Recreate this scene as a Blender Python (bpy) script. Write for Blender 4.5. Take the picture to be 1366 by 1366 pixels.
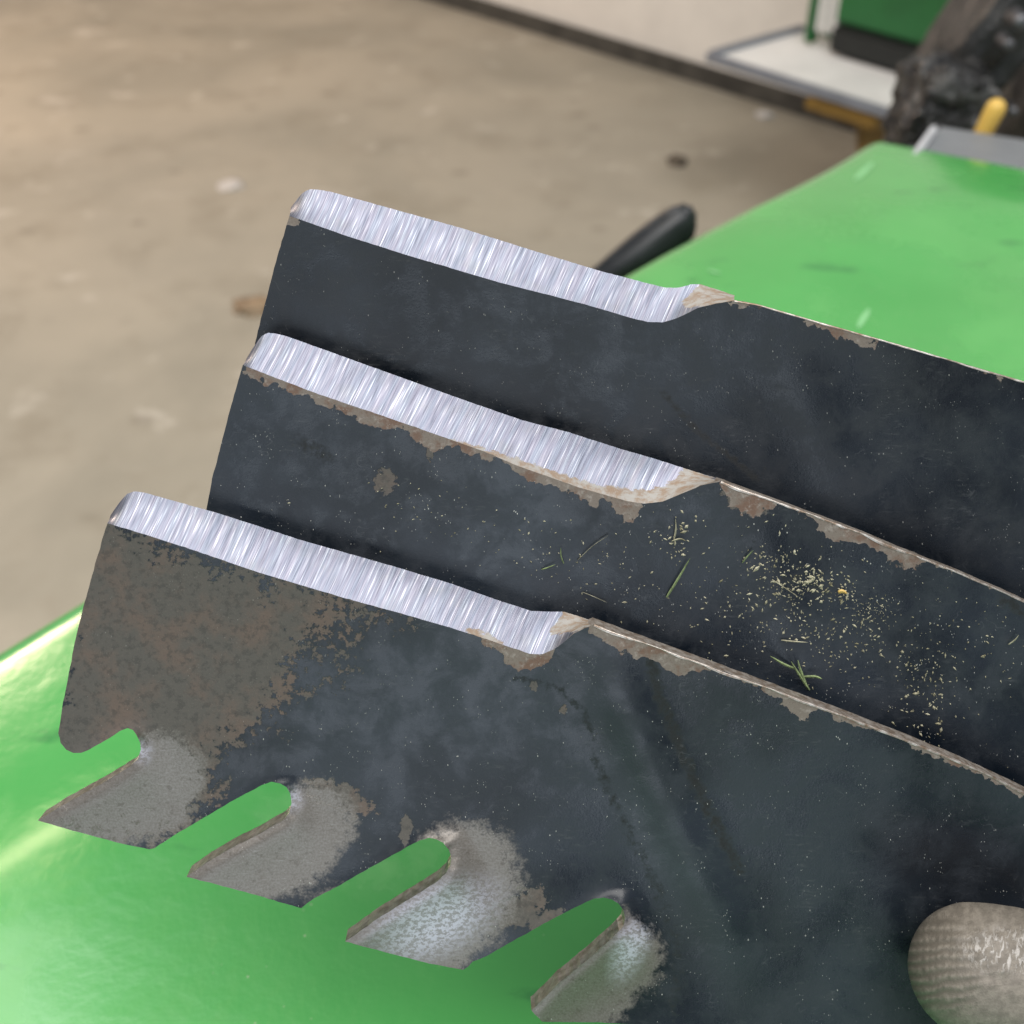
import bpy, bmesh, math, random
import numpy as np
from mathutils import Vector, Matrix, noise as mnoise
from mathutils.geometry import delaunay_2d_cdt

for o in list(bpy.data.objects): bpy.data.objects.remove(o)
scene = bpy.context.scene
COL = scene.collection
random.seed(7); RNG = np.random.RandomState(11)

# ------------------------------------------------------------------ camera
PITCH = math.radians(38); HALF = math.radians(24); CH = 1.15
FP = 683 / math.tan(HALF)                      # focal length in photo pixels
CAM = Vector((0, 0, CH))
F = Vector((0, math.cos(PITCH), -math.sin(PITCH))); R = Vector((1, 0, 0)); U = Vector((0, math.sin(PITCH), math.cos(PITCH)))
cd = bpy.data.cameras.new('camera'); cam = bpy.data.objects.new('camera', cd); COL.objects.link(cam)
cam.location = CAM; cam.rotation_euler = (math.radians(90) - PITCH, 0, 0)
cd.sensor_width = 36; cd.sensor_height = 36; cd.lens = 18 / math.tan(HALF)
cd.clip_start = 0.01; cd.clip_end = 60
cd.dof.use_dof = True; cd.dof.focus_distance = 0.303; cd.dof.aperture_fstop = cd.lens / 3.2
scene.camera = cam

# ------------------------------------------------------------------ world and lamps
w = bpy.data.worlds.new('World'); scene.world = w; w.use_nodes = True
bg = w.node_tree.nodes['Background']; bg.inputs[0].default_value = (0.74, 0.84, 1.0, 1); bg.inputs[1].default_value = 0.36
def area(name, loc, target, size, power, col, size_y=None):
    l = bpy.data.lights.new(name, 'AREA'); l.energy = power; l.color = col; l.size = size
    if size_y: l.shape = 'RECTANGLE'; l.size_y = size_y
    o = bpy.data.objects.new(name, l); COL.objects.link(o); o.location = loc
    o.rotation_euler = (Vector(target) - Vector(loc)).to_track_quat('-Z', 'Y').to_euler(); return o
area('skylight', (0.2, -0.45, 3.4), (0.2, -0.45, 0.9), 3.2, 165, (1.0, 0.97, 0.93))
area('open_door', (-0.15, -2.6, 1.2), (0.0, 0.3, 0.95), 1.7, 17, (0.82, 0.91, 1.0), 1.5)
area('warm_floor_light', (-2.6, 3.6, 2.6), (-2.3, 3.3, 0), 0.8, 92, (1.0, 0.74, 0.54))  # added unseen light that warms and brightens the far left floor
area('hood_glint_light', (-0.92, 1.02, 2.35), (-.2, .22, .8), .75, 5, (1.0, 0.86, 0.52), .10)  # added light, placed so the hood mirrors a warm glint
vs = scene.view_settings; vs.view_transform = 'Standard'; vs.look = 'None'; vs.exposure = 0; vs.gamma = 1; vs.use_curve_mapping = False

# ------------------------------------------------------------------ helpers
def ray(px, py): return F + R * ((px - 683) / FP) + U * ((683 - py) / FP)
def on_plane(px, py, p0, n):
    d = ray(px, py); return CAM + d * ((p0 - CAM).dot(n) / d.dot(n))
def on_z(px, py, z): return on_plane(px, py, Vector((0, 0, z)), Vector((0, 0, 1)))
def at_y(px, py, y): return on_plane(px, py, Vector((0, y, 0)), Vector((0, 1, 0)))
def tag(o, label=None, cat=None, group=None, kind=None):
    for k, v in (('label', label), ('category', cat), ('group', group), ('kind', kind)):
        if v: o[k] = v
    return o
def empty(name, loc=(0, 0, 0)):
    o = bpy.data.objects.new(name, None); o.location = loc; o.empty_display_size = .02; COL.objects.link(o); return o
def link(name, me, mat, parent=None):
    o = bpy.data.objects.new(name, me); COL.objects.link(o)
    if mat and not me.materials: me.materials.append(mat)
    if parent:
        o.parent = parent; o.matrix_parent_inverse = Matrix.Translation(parent.location).inverted()
    return o
def pydata(name, vs_, fs, smooth=False):
    me = bpy.data.meshes.new(name); me.from_pydata([tuple(v) for v in vs_], [], fs); me.update()
    if smooth: me.polygons.foreach_set('use_smooth', [True] * len(me.polygons))
    return me
def bm_mesh(name, bm, smooth=False):
    me = bpy.data.meshes.new(name); bmesh.ops.recalc_face_normals(bm, faces=bm.faces); bm.to_mesh(me); bm.free()
    if smooth: me.polygons.foreach_set('use_smooth', [True] * len(me.polygons))
    return me
def densify(pts, step):
    out = []
    for a, b in zip(pts[:-1], pts[1:]):
        n = max(1, int(math.hypot(b[0] - a[0], b[1] - a[1]) / step))
        for i in range(n): out.append((a[0] + (b[0] - a[0]) * i / n, a[1] + (b[1] - a[1]) * i / n))
    out.append(pts[-1]); return out
def smooth_line(pts, it=2):                     # Chaikin, ends kept
    for _ in range(it):
        q = [pts[0]]
        for a, b in zip(pts[:-1], pts[1:]):
            q += [(a[0] * .75 + b[0] * .25, a[1] * .75 + b[1] * .25), (a[0] * .25 + b[0] * .75, a[1] * .25 + b[1] * .75)]
        q.append(pts[-1]); pts = q
    return pts
def sdist(P, line):                             # distance of points to a polyline
    P = np.asarray(P, float); d = np.full(len(P), 1e9)
    for a, b in zip(line[:-1], line[1:]):
        a = np.array(a[:2], float); e = np.array(b[:2], float) - a
        t = np.clip(((P - a) @ e) / max(1e-9, e @ e), 0, 1)
        d = np.minimum(d, np.hypot(*(P - a - t[:, None] * e).T))
    return d
def inside(P, poly):
    P = np.asarray(P, float); r = np.zeros(len(P), bool); n = len(poly)
    for i in range(n):
        x1, y1 = poly[i]; x2, y2 = poly[(i + 1) % n]
        if y1 == y2: continue
        c = ((y1 > P[:, 1]) != (y2 > P[:, 1])) & (P[:, 0] < (x2 - x1) * (P[:, 1] - y1) / (y2 - y1) + x1)
        r ^= c
    return r
def sd_poly(P, poly):                           # positive inside
    d = sdist(P, list(poly) + [poly[0]]); return np.where(inside(P, poly), d, -d)
def sstep(a, b, x):
    t = np.clip((x - a) / (b - a), 0, 1); return t * t * (3 - 2 * t)

# ------------------------------------------------------------------ materials
class NT:
    def __init__(s, name):
        s.m = bpy.data.materials.new(name); s.m.use_nodes = True; s.t = s.m.node_tree
        s.b = s.t.nodes['Principled BSDF']
    def n(s, typ, **kw):
        x = s.t.nodes.new(typ)
        for k, v in kw.items(): setattr(x, k, v)
        return x
    def l(s, a, b): s.t.links.new(a, b)
    def val(s, sock, v):
        if hasattr(v, 'is_output'): s.l(v, sock)
        elif isinstance(v, tuple) and len(v) == 3 and sock.type == 'RGBA': sock.default_value = (*v, 1)
        else: sock.default_value = v
    def set(s, **kw):
        for k, v in kw.items(): s.val(s.b.inputs[k.replace('_', ' ')], v)
    def attr(s, name): return s.n('ShaderNodeAttribute', attribute_name=name).outputs['Fac']
    def uv(s): return s.n('ShaderNodeUVMap').outputs[0]
    def obj(s): return s.n('ShaderNodeTexCoord').outputs['Object']
    def map(s, v, scale=(1, 1, 1), rot=(0, 0, 0), loc=(0, 0, 0)):
        m = s.n('ShaderNodeMapping'); s.l(v, m.inputs[0]); m.inputs['Scale'].default_value = scale
        m.inputs['Rotation'].default_value = rot; m.inputs['Location'].default_value = loc; return m.outputs[0]
    def noise(s, v, scale, detail=5, rough=.55, dist=0, col=False):
        x = s.n('ShaderNodeTexNoise'); s.l(v, x.inputs['Vector']); x.inputs['Scale'].default_value = scale
        x.inputs['Detail'].default_value = detail; x.inputs['Roughness'].default_value = rough; x.inputs['Distortion'].default_value = dist
        return x.outputs['Color' if col else 'Fac']
    def vor(s, v, scale, rnd=1, out='Distance'):
        x = s.n('ShaderNodeTexVoronoi'); s.l(v, x.inputs['Vector']); x.inputs['Scale'].default_value = scale
        x.inputs['Randomness'].default_value = rnd; return x.outputs[out]
    def math(s, op, a, b=0.0, clamp=False):
        x = s.n('ShaderNodeMath', operation=op, use_clamp=clamp); s.val(x.inputs[0], a); s.val(x.inputs[1], b); return x.outputs[0]
    def ramp(s, f, *stops):
        x = s.n('ShaderNodeValToRGB'); s.l(f, x.inputs[0]); e = x.color_ramp.elements
        while len(e) < len(stops): e.new(.5)
        for k, (p, c) in zip(e, stops):
            k.position = p; k.color = (c, c, c, 1) if isinstance(c, (int, float)) else (*c, 1)
        return x.outputs[0]
    def rng(s, f, a, b, c=0.0, d=1.0):
        x = s.n('ShaderNodeMapRange', interpolation_type='SMOOTHSTEP'); s.l(f, x.inputs[0])
        for i, v in zip((1, 2, 3, 4), (a, b, c, d)): x.inputs[i].default_value = v
        return x.outputs[0]
    def mix(s, f, a, b, mode='MIX'):
        x = s.n('ShaderNodeMix', data_type='RGBA', blend_type=mode); s.val(x.inputs[0], f); s.val(x.inputs[6], a); s.val(x.inputs[7], b); return x.outputs[2]
    def mixf(s, f, a, b):
        x = s.n('ShaderNodeMix', data_type='FLOAT'); s.val(x.inputs[0], f); s.val(x.inputs[2], a); s.val(x.inputs[3], b); return x.outputs[0]
    def bump(s, h, strength=.3, dist=.001, nrm=None):
        x = s.n('ShaderNodeBump'); s.l(h, x.inputs['Height']); x.inputs['Strength'].default_value = strength; x.inputs['Distance'].default_value = dist
        if nrm: s.l(nrm, x.inputs['Normal'])
        s.l(x.outputs[0], s.b.inputs['Normal']); return x.outputs[0]

def mat_blade(name, seed, dirt=1.0, pd=.72):
    t = NT(name); uv = t.map(t.uv(), loc=(seed, seed * .7, 0))
    nb = t.noise(uv, 1.6, 7, .68, .3); nf = t.noise(uv, 9, 4, .7); nl = t.noise(uv, .5, 2)
    fine = t.noise(uv, 34, 3, .6)
    # black paint, a little blotchy, with worn streaks
    paint = t.mix(t.rng(nl, .36, .64), tuple(c * pd for c in (.005, .008, .013)), tuple(c * pd for c in (.019, .025, .034)))
    paint = t.mix(t.rng(nb, .48, .75, 0, .75), paint, tuple(c * pd for c in (.024, .030, .040)))
    paint = t.mix(t.rng(t.noise(t.map(uv, (1, 3.5, 1), (0, 0, .35)), 2.6, 4, .7), .58, .75, 0, .5), paint, tuple(c * pd for c in (.045, .05, .055)))
    grime_shade = t.math('ADD', t.attr('grime_shade'), t.math('MULTIPLY', t.math('SUBTRACT', nf, .5), .9))
    grime_shade = t.rng(grime_shade, .45, .8)
    paint = t.mix(t.math('MULTIPLY', grime_shade, .85), paint, (.0035, .004, .004))  # grime, and crease shade put into the paint colour
    # hairline scratches and dull scuffs in the paint
    ln = t.math('ABSOLUTE', t.math('SUBTRACT', t.noise(t.map(uv, (1, 1.7, 1), (0, 0, .8)), 1.9, 2, .5, .6), .5))
    ln = t.math('MULTIPLY', t.rng(ln, .0015, .006, 1, 0), t.rng(t.noise(t.map(uv, loc=(7, 3, 0)), 2.7, 2), .54, .64))
    scf = t.math('MULTIPLY', t.rng(t.noise(t.map(uv, (1, 5, 1), (0, 0, 1.9)), 5, 4, .75), .52, .72), t.rng(t.noise(t.map(uv, loc=(2, 9, 0)), 1.2, 3), .52, .68))
    paint = t.mix(t.math('MULTIPLY', ln, .16), paint, (.12, .125, .13)); paint = t.mix(t.math('MULTIPLY', scf, .35), paint, (.075, .08, .085))
    # brown oxidised steel where the paint is gone
    ru = t.math('ADD', t.attr('rust'), t.math('MULTIPLY', t.math('SUBTRACT', nb, .5), 1.15))
    ru = t.math('ADD', ru, t.math('MULTIPLY', t.math('SUBTRACT', nf, .5), 1.0))
    rm = t.rng(ru, .48, .57)
    rust = t.mix(t.rng(t.noise(uv, 1.5, 4, .65), .42, .68), (.066, .059, .052), (.092, .066, .053))
    rust = t.mix(t.rng(nf, .38, .52, .5, 0), rust, (.028, .026, .024))
    rust = t.mix(t.rng(fine, .55, .75, 0, .3), rust, (.14, .115, .095))
    col = t.mix(rm, paint, rust)
    # chipped band along the edge: tan and pinkish steel
    ed = t.math('ADD', t.attr('edge'), t.math('MULTIPLY', t.math('SUBTRACT', nb, .5), 1.5))
    ed = t.math('ADD', ed, t.math('MULTIPLY', t.math('SUBTRACT', t.vor(uv, 9), .35), .35))
    em = t.rng(ed, .50, .535)
    band = t.mix(t.rng(t.noise(uv, 2.4, 4, .65), .46, .62), (.165, .135, .115), (.135, .082, .06))
    band = t.mix(t.rng(nf, .5, .75, 0, .8), band, (.30, .265, .24))
    band = t.mix(t.rng(fine, .3, .45, .5, 0), band, (.07, .05, .04))
    col = t.mix(em, col, band)
    # polished steel where grass has worn it, with a gleam painted in pale
    we = t.math('ADD', t.attr('wear'), t.math('ADD', t.math('MULTIPLY', t.math('SUBTRACT', fine, .5), .12), t.math('ADD', t.math('MULTIPLY', t.math('SUBTRACT', nb, .5), .5), t.math('MULTIPLY', t.math('SUBTRACT', nf, .5), .35))))
    wm = t.rng(we, .45, .63)
    steel = t.mix(t.rng(fine, .35, .65), (.125, .112, .099), (.160, .147, .134))
    steel = t.mix(t.rng(nf, .34, .44, .5, 0), steel, (.07, .058, .048))
    scr = t.noise(t.map(uv, (1, 9, 1), (0, 0, .54)), 6, 3, .7)
    steel = t.mix(t.rng(scr, .56, .72, 0, .45), steel, (.26, .25, .24))
    steel = t.mix(t.rng(nb, .52, .8, 0, .4), steel, (.09, .072, .058))
    gleam = t.rng(t.attr('shine'), .2, .9)
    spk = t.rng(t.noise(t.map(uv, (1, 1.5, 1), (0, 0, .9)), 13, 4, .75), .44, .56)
    steel = t.mix(t.math('MULTIPLY', gleam, t.rng(spk, 0, 1, .3, .95)), steel, (.40, .40, .47))
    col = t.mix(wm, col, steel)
    # fine dust specks
    sp = t.rng(t.vor(t.map(t.noise(uv, 6, 1, .5, 0, True), (.35, .35, .0)), 1) if False else t.vor(t.map(uv, (1, .6, 1), (0, 0, -.4)), 15), .07, .13, 1, 0); keep = t.rng(t.noise(uv, 3.1, 3, .7), .55, .60)
    sp2 = t.rng(t.vor(t.map(uv, (1, .45, 1), (0, 0, .5)), 33), .08, .15, 1, 0); keep2 = t.rng(t.noise(uv, 2.4, 3, .75), .54, .60)
    dust = t.math('MAXIMUM', t.math('MULTIPLY', sp, keep), t.math('MULTIPLY', sp2, keep2))
    dust = t.math('MULTIPLY', dust, t.math('SUBTRACT', 1, t.math('MULTIPLY', rm, .7)))
    col = t.mix(t.math('MULTIPLY', dust, .8 * dirt), col, (.42, .42, .39))
    bare = t.math('MAXIMUM', t.math('MAXIMUM', rm, em), dust)
    ro = t.mixf(bare, t.mixf(t.rng(nb, .35, .65), .22, .5), .66); ro = t.mixf(wm, ro, .36); ro = t.mixf(grime_shade, ro, .75); ro = t.mixf(scf, ro, .62)
    t.set(Base_Color=col, Roughness=ro, Metallic=t.mixf(wm, t.mixf(em, 0.0, .25), t.mixf(gleam, .4, .12)))
    t.b.inputs['Specular IOR Level'].default_value = .45
    h = t.math('ADD', t.math('MULTIPLY', fine, .35), t.math('MULTIPLY', t.math('MAXIMUM', rm, em), -.9))
    h = t.math('ADD', h, t.math('MULTIPLY', nf, .6)); h = t.math('ADD', h, dust)
    t.bump(h, .28, .0003)
    return t.m

def mat_bevel(name, seed):
    t = NT(name); uv = t.map(t.uv(), loc=(seed * 3.1, 0, 0))
    # grinding lines run across the bevel, slightly slanted (u in units of 100 px, v 0..1)
    sl = t.map(uv, (1, 1, 1)); sep = t.n('ShaderNodeSeparateXYZ'); t.l(sl, sep.inputs[0])
    u2 = t.math('ADD', sep.outputs[0], t.math('MULTIPLY', sep.outputs[1], -.09))
    cmb = t.n('ShaderNodeCombineXYZ'); t.l(u2, cmb.inputs[0]); t.l(t.math('MULTIPLY', sep.outputs[1], .018), cmb.inputs[1]); v = cmb.outputs[0]
    s1 = t.noise(v, 38, 2, .85); s2 = t.noise(v, 60, 1, .8); s3 = t.noise(t.map(v, loc=(4, 3, 0)), 9, 4, .7); patch = t.noise(uv, 2.2, 4, .6)
    s = t.math('ADD', t.math('MULTIPLY', s1, .55), t.math('MULTIPLY', s2, .45))
    col = t.ramp(s, (.36, (.095, .098, .122)), (.44, (.145, .149, .182)), (.51, (.18, .184, .218)), (.57, (.235, .239, .268)), (.65, (.47, .47, .49)))
    hue = t.mix(t.rng(s3, .40, .60), (.84, .92, 1.0), (.96, .93, 1.0))
    col = t.mix(.8, col, t.mix(1.0, col, hue, 'MULTIPLY'))
    col = t.mix(t.rng(patch, .45, .75, 0, .4), col, t.mix(1.0, col, (1.0, 1.0, .86), 'MULTIPLY'))
    raw = t.math('ADD', t.attr('raw'), t.math('MULTIPLY', t.math('SUBTRACT', t.noise(uv, 7, 6, .7), .5), .7))
    rm = t.rng(raw, .48, .56)
    rc = t.mix(t.rng(t.noise(uv, 5, 5, .7), .4, .62), (.27, .257, .238), (.20, .142, .098))
    col = t.mix(rm, col, rc)
    t.set(Base_Color=col, Metallic=t.mixf(rm, .8, .2), Roughness=t.mixf(rm, t.mixf(s, .34, .5), .65))
    t.bump(t.math('ADD', s, t.math('MULTIPLY', patch, .3)), .42, .0002)
    return t.m

def mat_hood():
    t = NT('green_paint'); c = t.obj()
    n = t.noise(c, 7, 4); f = t.noise(c, 60, 5, .65)
    col = t.mix(t.rng(n, .3, .7), (.046, .27, .055), (.058, .31, .068))
    # rubbed dull patches and dark smears
    dull = t.rng(t.math('ADD', t.noise(t.map(c, (1, 1, 1), (0, 0, .5), (3, 1, 0)), 9, 5, .6), t.math('MULTIPLY', f, .12)), .58, .74)
    col = t.mix(t.math('MULTIPLY', dull, .35), col, (.11, .36, .10))
    sm = t.rng(t.noise(t.map(c, (1, 2.6, 1), (0, 0, -.45)), 19, 5, .6), .61, .72)
    col = t.mix(t.math('MULTIPLY', sm, .55), col, (.012, .12, .03))
    sp = t.math('MULTIPLY', t.rng(t.vor(c, 75), .05, .12, 1, 0), t.rng(t.noise(c, 20, 2), .55, .62))
    col = t.mix(t.math('MULTIPLY', sp, .6), col, (.02, .12, .03))
    ds = t.math('MULTIPLY', t.rng(t.vor(c, 210), .06, .14, 1, 0), t.rng(t.noise(c, 11, 3, .7), .52, .62)); col = t.mix(t.math('MULTIPLY', ds, .5), col, (.34, .40, .27))
    t.set(Base_Color=col, Roughness=t.mixf(dull, t.mixf(f, .17, .26), .45), IOR=1.5)
    t.b.inputs['Coat Weight'].default_value = .5; t.b.inputs['Coat Roughness'].default_value = .12
    t.bump(t.math('ADD', t.noise(c, 90, 3, .6), t.math('MULTIPLY', t.noise(c, 16, 3), 2.2)), .16, .0016)
    return t.m

def mat_floor():
    t = NT('worn_concrete'); c = t.obj()
    a = t.noise(c, 1.1, 6, .6, .4); b = t.noise(c, 5, 6, .65); d = t.noise(c, 26, 5, .6)
    col = t.ramp(a, (.32, (.235, .22, .175)), (.52, (.325, .298, .238)), (.72, (.39, .352, .28)))
    col = t.mix(t.rng(b, .48, .72, 0, .6), col, (.23, .205, .155))
    col = t.mix(t.rng(t.noise(t.map(c, (1, 1, 1), (0, 0, 0), (5, 2, 0)), 7, 6, .6), .58, .70, 0, .5), col, (.52, .485, .42))
    spot = t.math('MULTIPLY', t.rng(t.vor(t.map(c, (1, 1.5, 1)), 6.5), .10, .22, 1, 0), t.rng(t.noise(c, 2.3, 2), .46, .56))
    col = t.mix(t.math('MULTIPLY', spot, .5), col, (.15, .13, .095))
    wet = t.rng(t.noise(t.map(c, (1, 1, 1), (0, 0, 0), (9, 9, 0)), .8, 4), .5, .7)
    t.set(Base_Color=col, Roughness=t.mixf(wet, .72, .45)); t.bump(t.math('ADD', b, d), .25, .004)
    return t.m

def plain(name, col, rough=.5, metal=0.0, var=.25, scale=30, bump=.15, bd=.001, alt=None):
    t = NT(name); c = t.obj(); n = t.noise(c, scale, 6, .65)
    dk = alt or tuple(x * (1 - var * 1.6) for x in col)
    t.set(Base_Color=t.mix(t.rng(n, .32, .68), dk, col), Roughness=t.mixf(t.noise(c, scale * 2.3, 4), max(0.05, rough - .12), min(1, rough + .12)), Metallic=metal)
    t.bump(n, bump, bd); return t.m

def mat_glove():
    t = NT('knit_glove'); uv = t.uv(); c = t.obj()
    sep = t.n('ShaderNodeSeparateXYZ'); t.l(uv, sep.inputs[0])     # u: across the thumb in 100 px, v: along it
    wob = t.noise(uv, 2.2, 4)
    ph = t.math('ADD', t.math('MULTIPLY', sep.outputs[1], 46.0), t.math('MULTIPLY', wob, 9.0))
    ph = t.math('ADD', ph, t.math('MULTIPLY', sep.outputs[0], 5.0))
    rib = t.math('ADD', t.math('MULTIPLY', t.math('SINE', ph), .5), .5)
    knit = t.math('ADD', t.math('MULTIPLY', t.math('SINE', t.math('ADD', t.math('MULTIPLY', sep.outputs[0], 70.0), t.math('MULTIPLY', wob, 9))), .5), .5)
    zone = t.rng(t.math('ADD', t.attr('ribs'), t.math('MULTIPLY', t.math('SUBTRACT', t.noise(uv, 5, 5), .5), .8)), .35, .65)
    n = t.noise(uv, 7, 6, .7)
    col = t.mix(t.rng(n, .35, .65), (.115, .10, .082), (.185, .163, .135))
    col = t.mix(t.rng(t.noise(uv, 2.1, 5, .7), .5, .72, 0, .6), col, (.085, .075, .06))
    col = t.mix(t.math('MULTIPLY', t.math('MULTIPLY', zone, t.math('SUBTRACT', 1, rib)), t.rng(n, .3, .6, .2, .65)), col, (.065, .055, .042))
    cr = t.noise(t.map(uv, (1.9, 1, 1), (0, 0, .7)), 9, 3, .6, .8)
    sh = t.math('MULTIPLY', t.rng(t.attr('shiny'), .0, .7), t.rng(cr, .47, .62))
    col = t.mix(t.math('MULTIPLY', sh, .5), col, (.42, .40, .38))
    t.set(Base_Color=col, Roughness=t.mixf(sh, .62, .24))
    h = t.math('ADD', t.math('MULTIPLY', t.math('MULTIPLY', zone, rib), t.mixf(knit, .7, 1.0)), t.math('MULTIPLY', sh, 1.6))
    h = t.math('ADD', h, t.math('MULTIPLY', t.noise(uv, 40, 3), .35))
    t.bump(h, .34, .0011); return t.m

# ------------------------------------------------------------------ the setting: floor and wall
flo = pydata('floor', [(-14, -8, 0), (14, -8, 0), (14, 20, 0), (-14, 20, 0)], [(0, 1, 2, 3)])
tag(link('floor', flo, mat_floor()), kind='structure')
W1 = on_z(560, -6, 0); W2 = on_z(1190, 188, 0); wd = (W2 - W1).normalized(); wn = Vector((wd.y, -wd.x, 0))
if wn.dot(CAM - W1) < 0: wn = -wn
def wall_box(d0, d1, z0, z1, e0=-6.0, e1=5.0):
    vs_ = []
    for d in (d0, d1):
        for e, z in ((e0, z0), (e1, z0), (e1, z1), (e0, z1)): vs_.append(W1 + wd * e + wn * d + Vector((0, 0, z)))
    bm = bmesh.new(); v = [bm.verts.new(p) for p in vs_]
    for f in ((0, 1, 2, 3), (4, 5, 6, 7), (0, 1, 5, 4), (1, 2, 6, 5), (2, 3, 7, 6), (3, 0, 4, 7)): bm.faces.new([v[i] for i in f])
    return bm_mesh('wall', bm)
wall = tag(link('wall', wall_box(-.12, 0, 0, 2.4), plain('cream_wall', (.80, .765, .70), .6, 0, .06, 6)), kind='structure')
link('skirting_strip', wall_box(.002, .02, 0, .055), plain('dirty_rubber', (.075, .07, .058), .7, 0, .35, 14, .4, .003), wall)

# ------------------------------------------------------------------ blades
T = 0.0058
EDGE = plain('worn_edge_steel', (.46, .42, .38), .38, .6, .3, 520, .3, .0003, alt=(.20, .15, .11))
EDGE2 = plain('tooth_edge_steel', (.17, .16, .15), .42, .5, .3, 420, .4, .0004, alt=(.07, .06, .05))
ARRIS = plain('bright_worn_steel', (.62, .58, .54), .34, .75, .3, 260, .3, .0002, alt=(.22, .15, .10))
class Blade:
    def __init__(s, p0px, depth, n):
        s.n = n.normalized(); s.p0 = CAM + ray(*p0px) * depth
    def P(s, x, y, h=0.0): return on_plane(x, y, s.p0 + s.n * h, s.n)

A_NEAR = [(143, 698), (200, 715), (258, 734), (343, 763), (460, 798), (530, 817), (600, 837), (650, 853), (685, 865), (706, 872), (722, 873), (738, 867), (752, 857), (766, 845), (780, 838), (793, 833)]
A_CUT = [(147, 688), (158, 672), (169, 659), (179, 655.5), (192, 657), (289, 684), (345, 702), (400, 720), (460, 737), (530, 757), (600, 778), (668, 802), (709, 815), (735, 816), (752, 816), (772, 822), (792, 829)]
A_TOPR = [(793, 833), (850, 854), (900, 872), (980, 901), (1070, 934), (1140, 960), (1207, 986), (1290, 1020), (1366, 1056), (1560, 1150), (1900, 1330), (2250, 1515)]
A_BOT = [(2250, 1515), (2100, 1790), (1800, 1650), (1400, 1490), (1150, 1420), (960, 1382), (860, 1368), (800, 1364), (723, 1363)]
A_TEETH = [
 [(723, 1363), (709, 1348), (745, 1312), (790, 1275), (820, 1248), (832, 1235), (834, 1224), (831, 1214), (825, 1206), (816, 1200), (805, 1197.5), (793, 1199), (781, 1204), (760, 1214), (731, 1229), (679, 1258), (650, 1275), (631, 1283), (624, 1290), (618, 1294)],
 [(618, 1294), (572, 1285), (525, 1273), (490, 1264), (461, 1256), (500, 1228), (540, 1203), (580, 1178), (594, 1166), (601, 1154), (602, 1144), (599, 1134), (591, 1124), (582, 1119), (572, 1117.5), (560, 1121), (546, 1128), (500, 1154), (440, 1188), (420, 1198), (410, 1205), (402, 1211.5)],
 [(402, 1211.5), (365, 1201), (328, 1190), (285, 1179), (249, 1169.5), (275, 1151), (307, 1132), (345, 1113), (378, 1094), (386, 1084), (389, 1071), (387, 1058), (382, 1050), (374, 1045), (362, 1042.5), (350, 1047), (307, 1070), (246, 1106), (228, 1117), (213, 1127), (206, 1131.5), (199, 1133)],
 [(199, 1133), (165, 1126), (130, 1117), (90, 1106), (51, 1094.5), (75, 1079), (102, 1064), (140, 1043), (174, 1022), (184, 1012), (188, 1000), (187, 991), (182, 980), (177, 974), (170, 971), (160, 975), (140, 988), (119, 1000), (108, 1004), (98, 1004.5), (88, 1000), (81, 991), (78, 978)]]
A_END = [(78, 978), (84, 938), (92, 897), (101, 850), (113, 805), (127, 752), (143, 698)]
SLOTS = [((168, 992), 0), ((370, 1064), 1), ((584, 1138), 2), ((813, 1218), 3)]     # slot ends of the front blade
SDIR = np.array([-.86, .51]); SPER = np.array([.51, .86])                            # outward along a slot / towards the next tooth

ROLL = {k: (A_TEETH[3 - k][4:12] if k < 3 else A_TEETH[0][1:9]) for k in range(4)}
def bend(P, off, amps):                          # height of the pressed sail and the twisted teeth, metres
    Q = np.asarray(P, float) - np.array(off)
    l1 = np.array([760, 905]); d1 = np.array([.40, .917]); n1 = np.array([-.917, .40])
    s = (Q - l1) @ n1; t = (Q - l1) @ d1
    h = .0050 * sstep(-30, 260, s) * sstep(-60, 260, t)
    vv = (Q - np.array([143, 698])) @ np.array([-.30, .954]) / 5100.0; h += 1.1 * (vv - .030) ** 2 - .0008
    h += (.0019 if amps[0] > .001 else .0005) * np.exp(-((s + 55) / 36) ** 2) * sstep(-60, 80, t) * sstep(520, 250, t)   # shallow rib between the two press lines
    for (c, k), a in zip(SLOTS, amps):
        c = np.array(c); ls = (Q - c) @ SDIR; ps = (Q - c) @ SPER
        g = np.where(ps > 0, np.exp(-(ps / 62) ** 2), np.exp(-(ps / 16) ** 2))
        h += a * g * sstep(-48, 10, ls)
        if a > .001:                              # edge of the slot rolled over by wear
            de = sdist(Q, ROLL[k]); h -= .0013 * np.exp(-(de / 8.5) ** 1.4)
    return h

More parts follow.
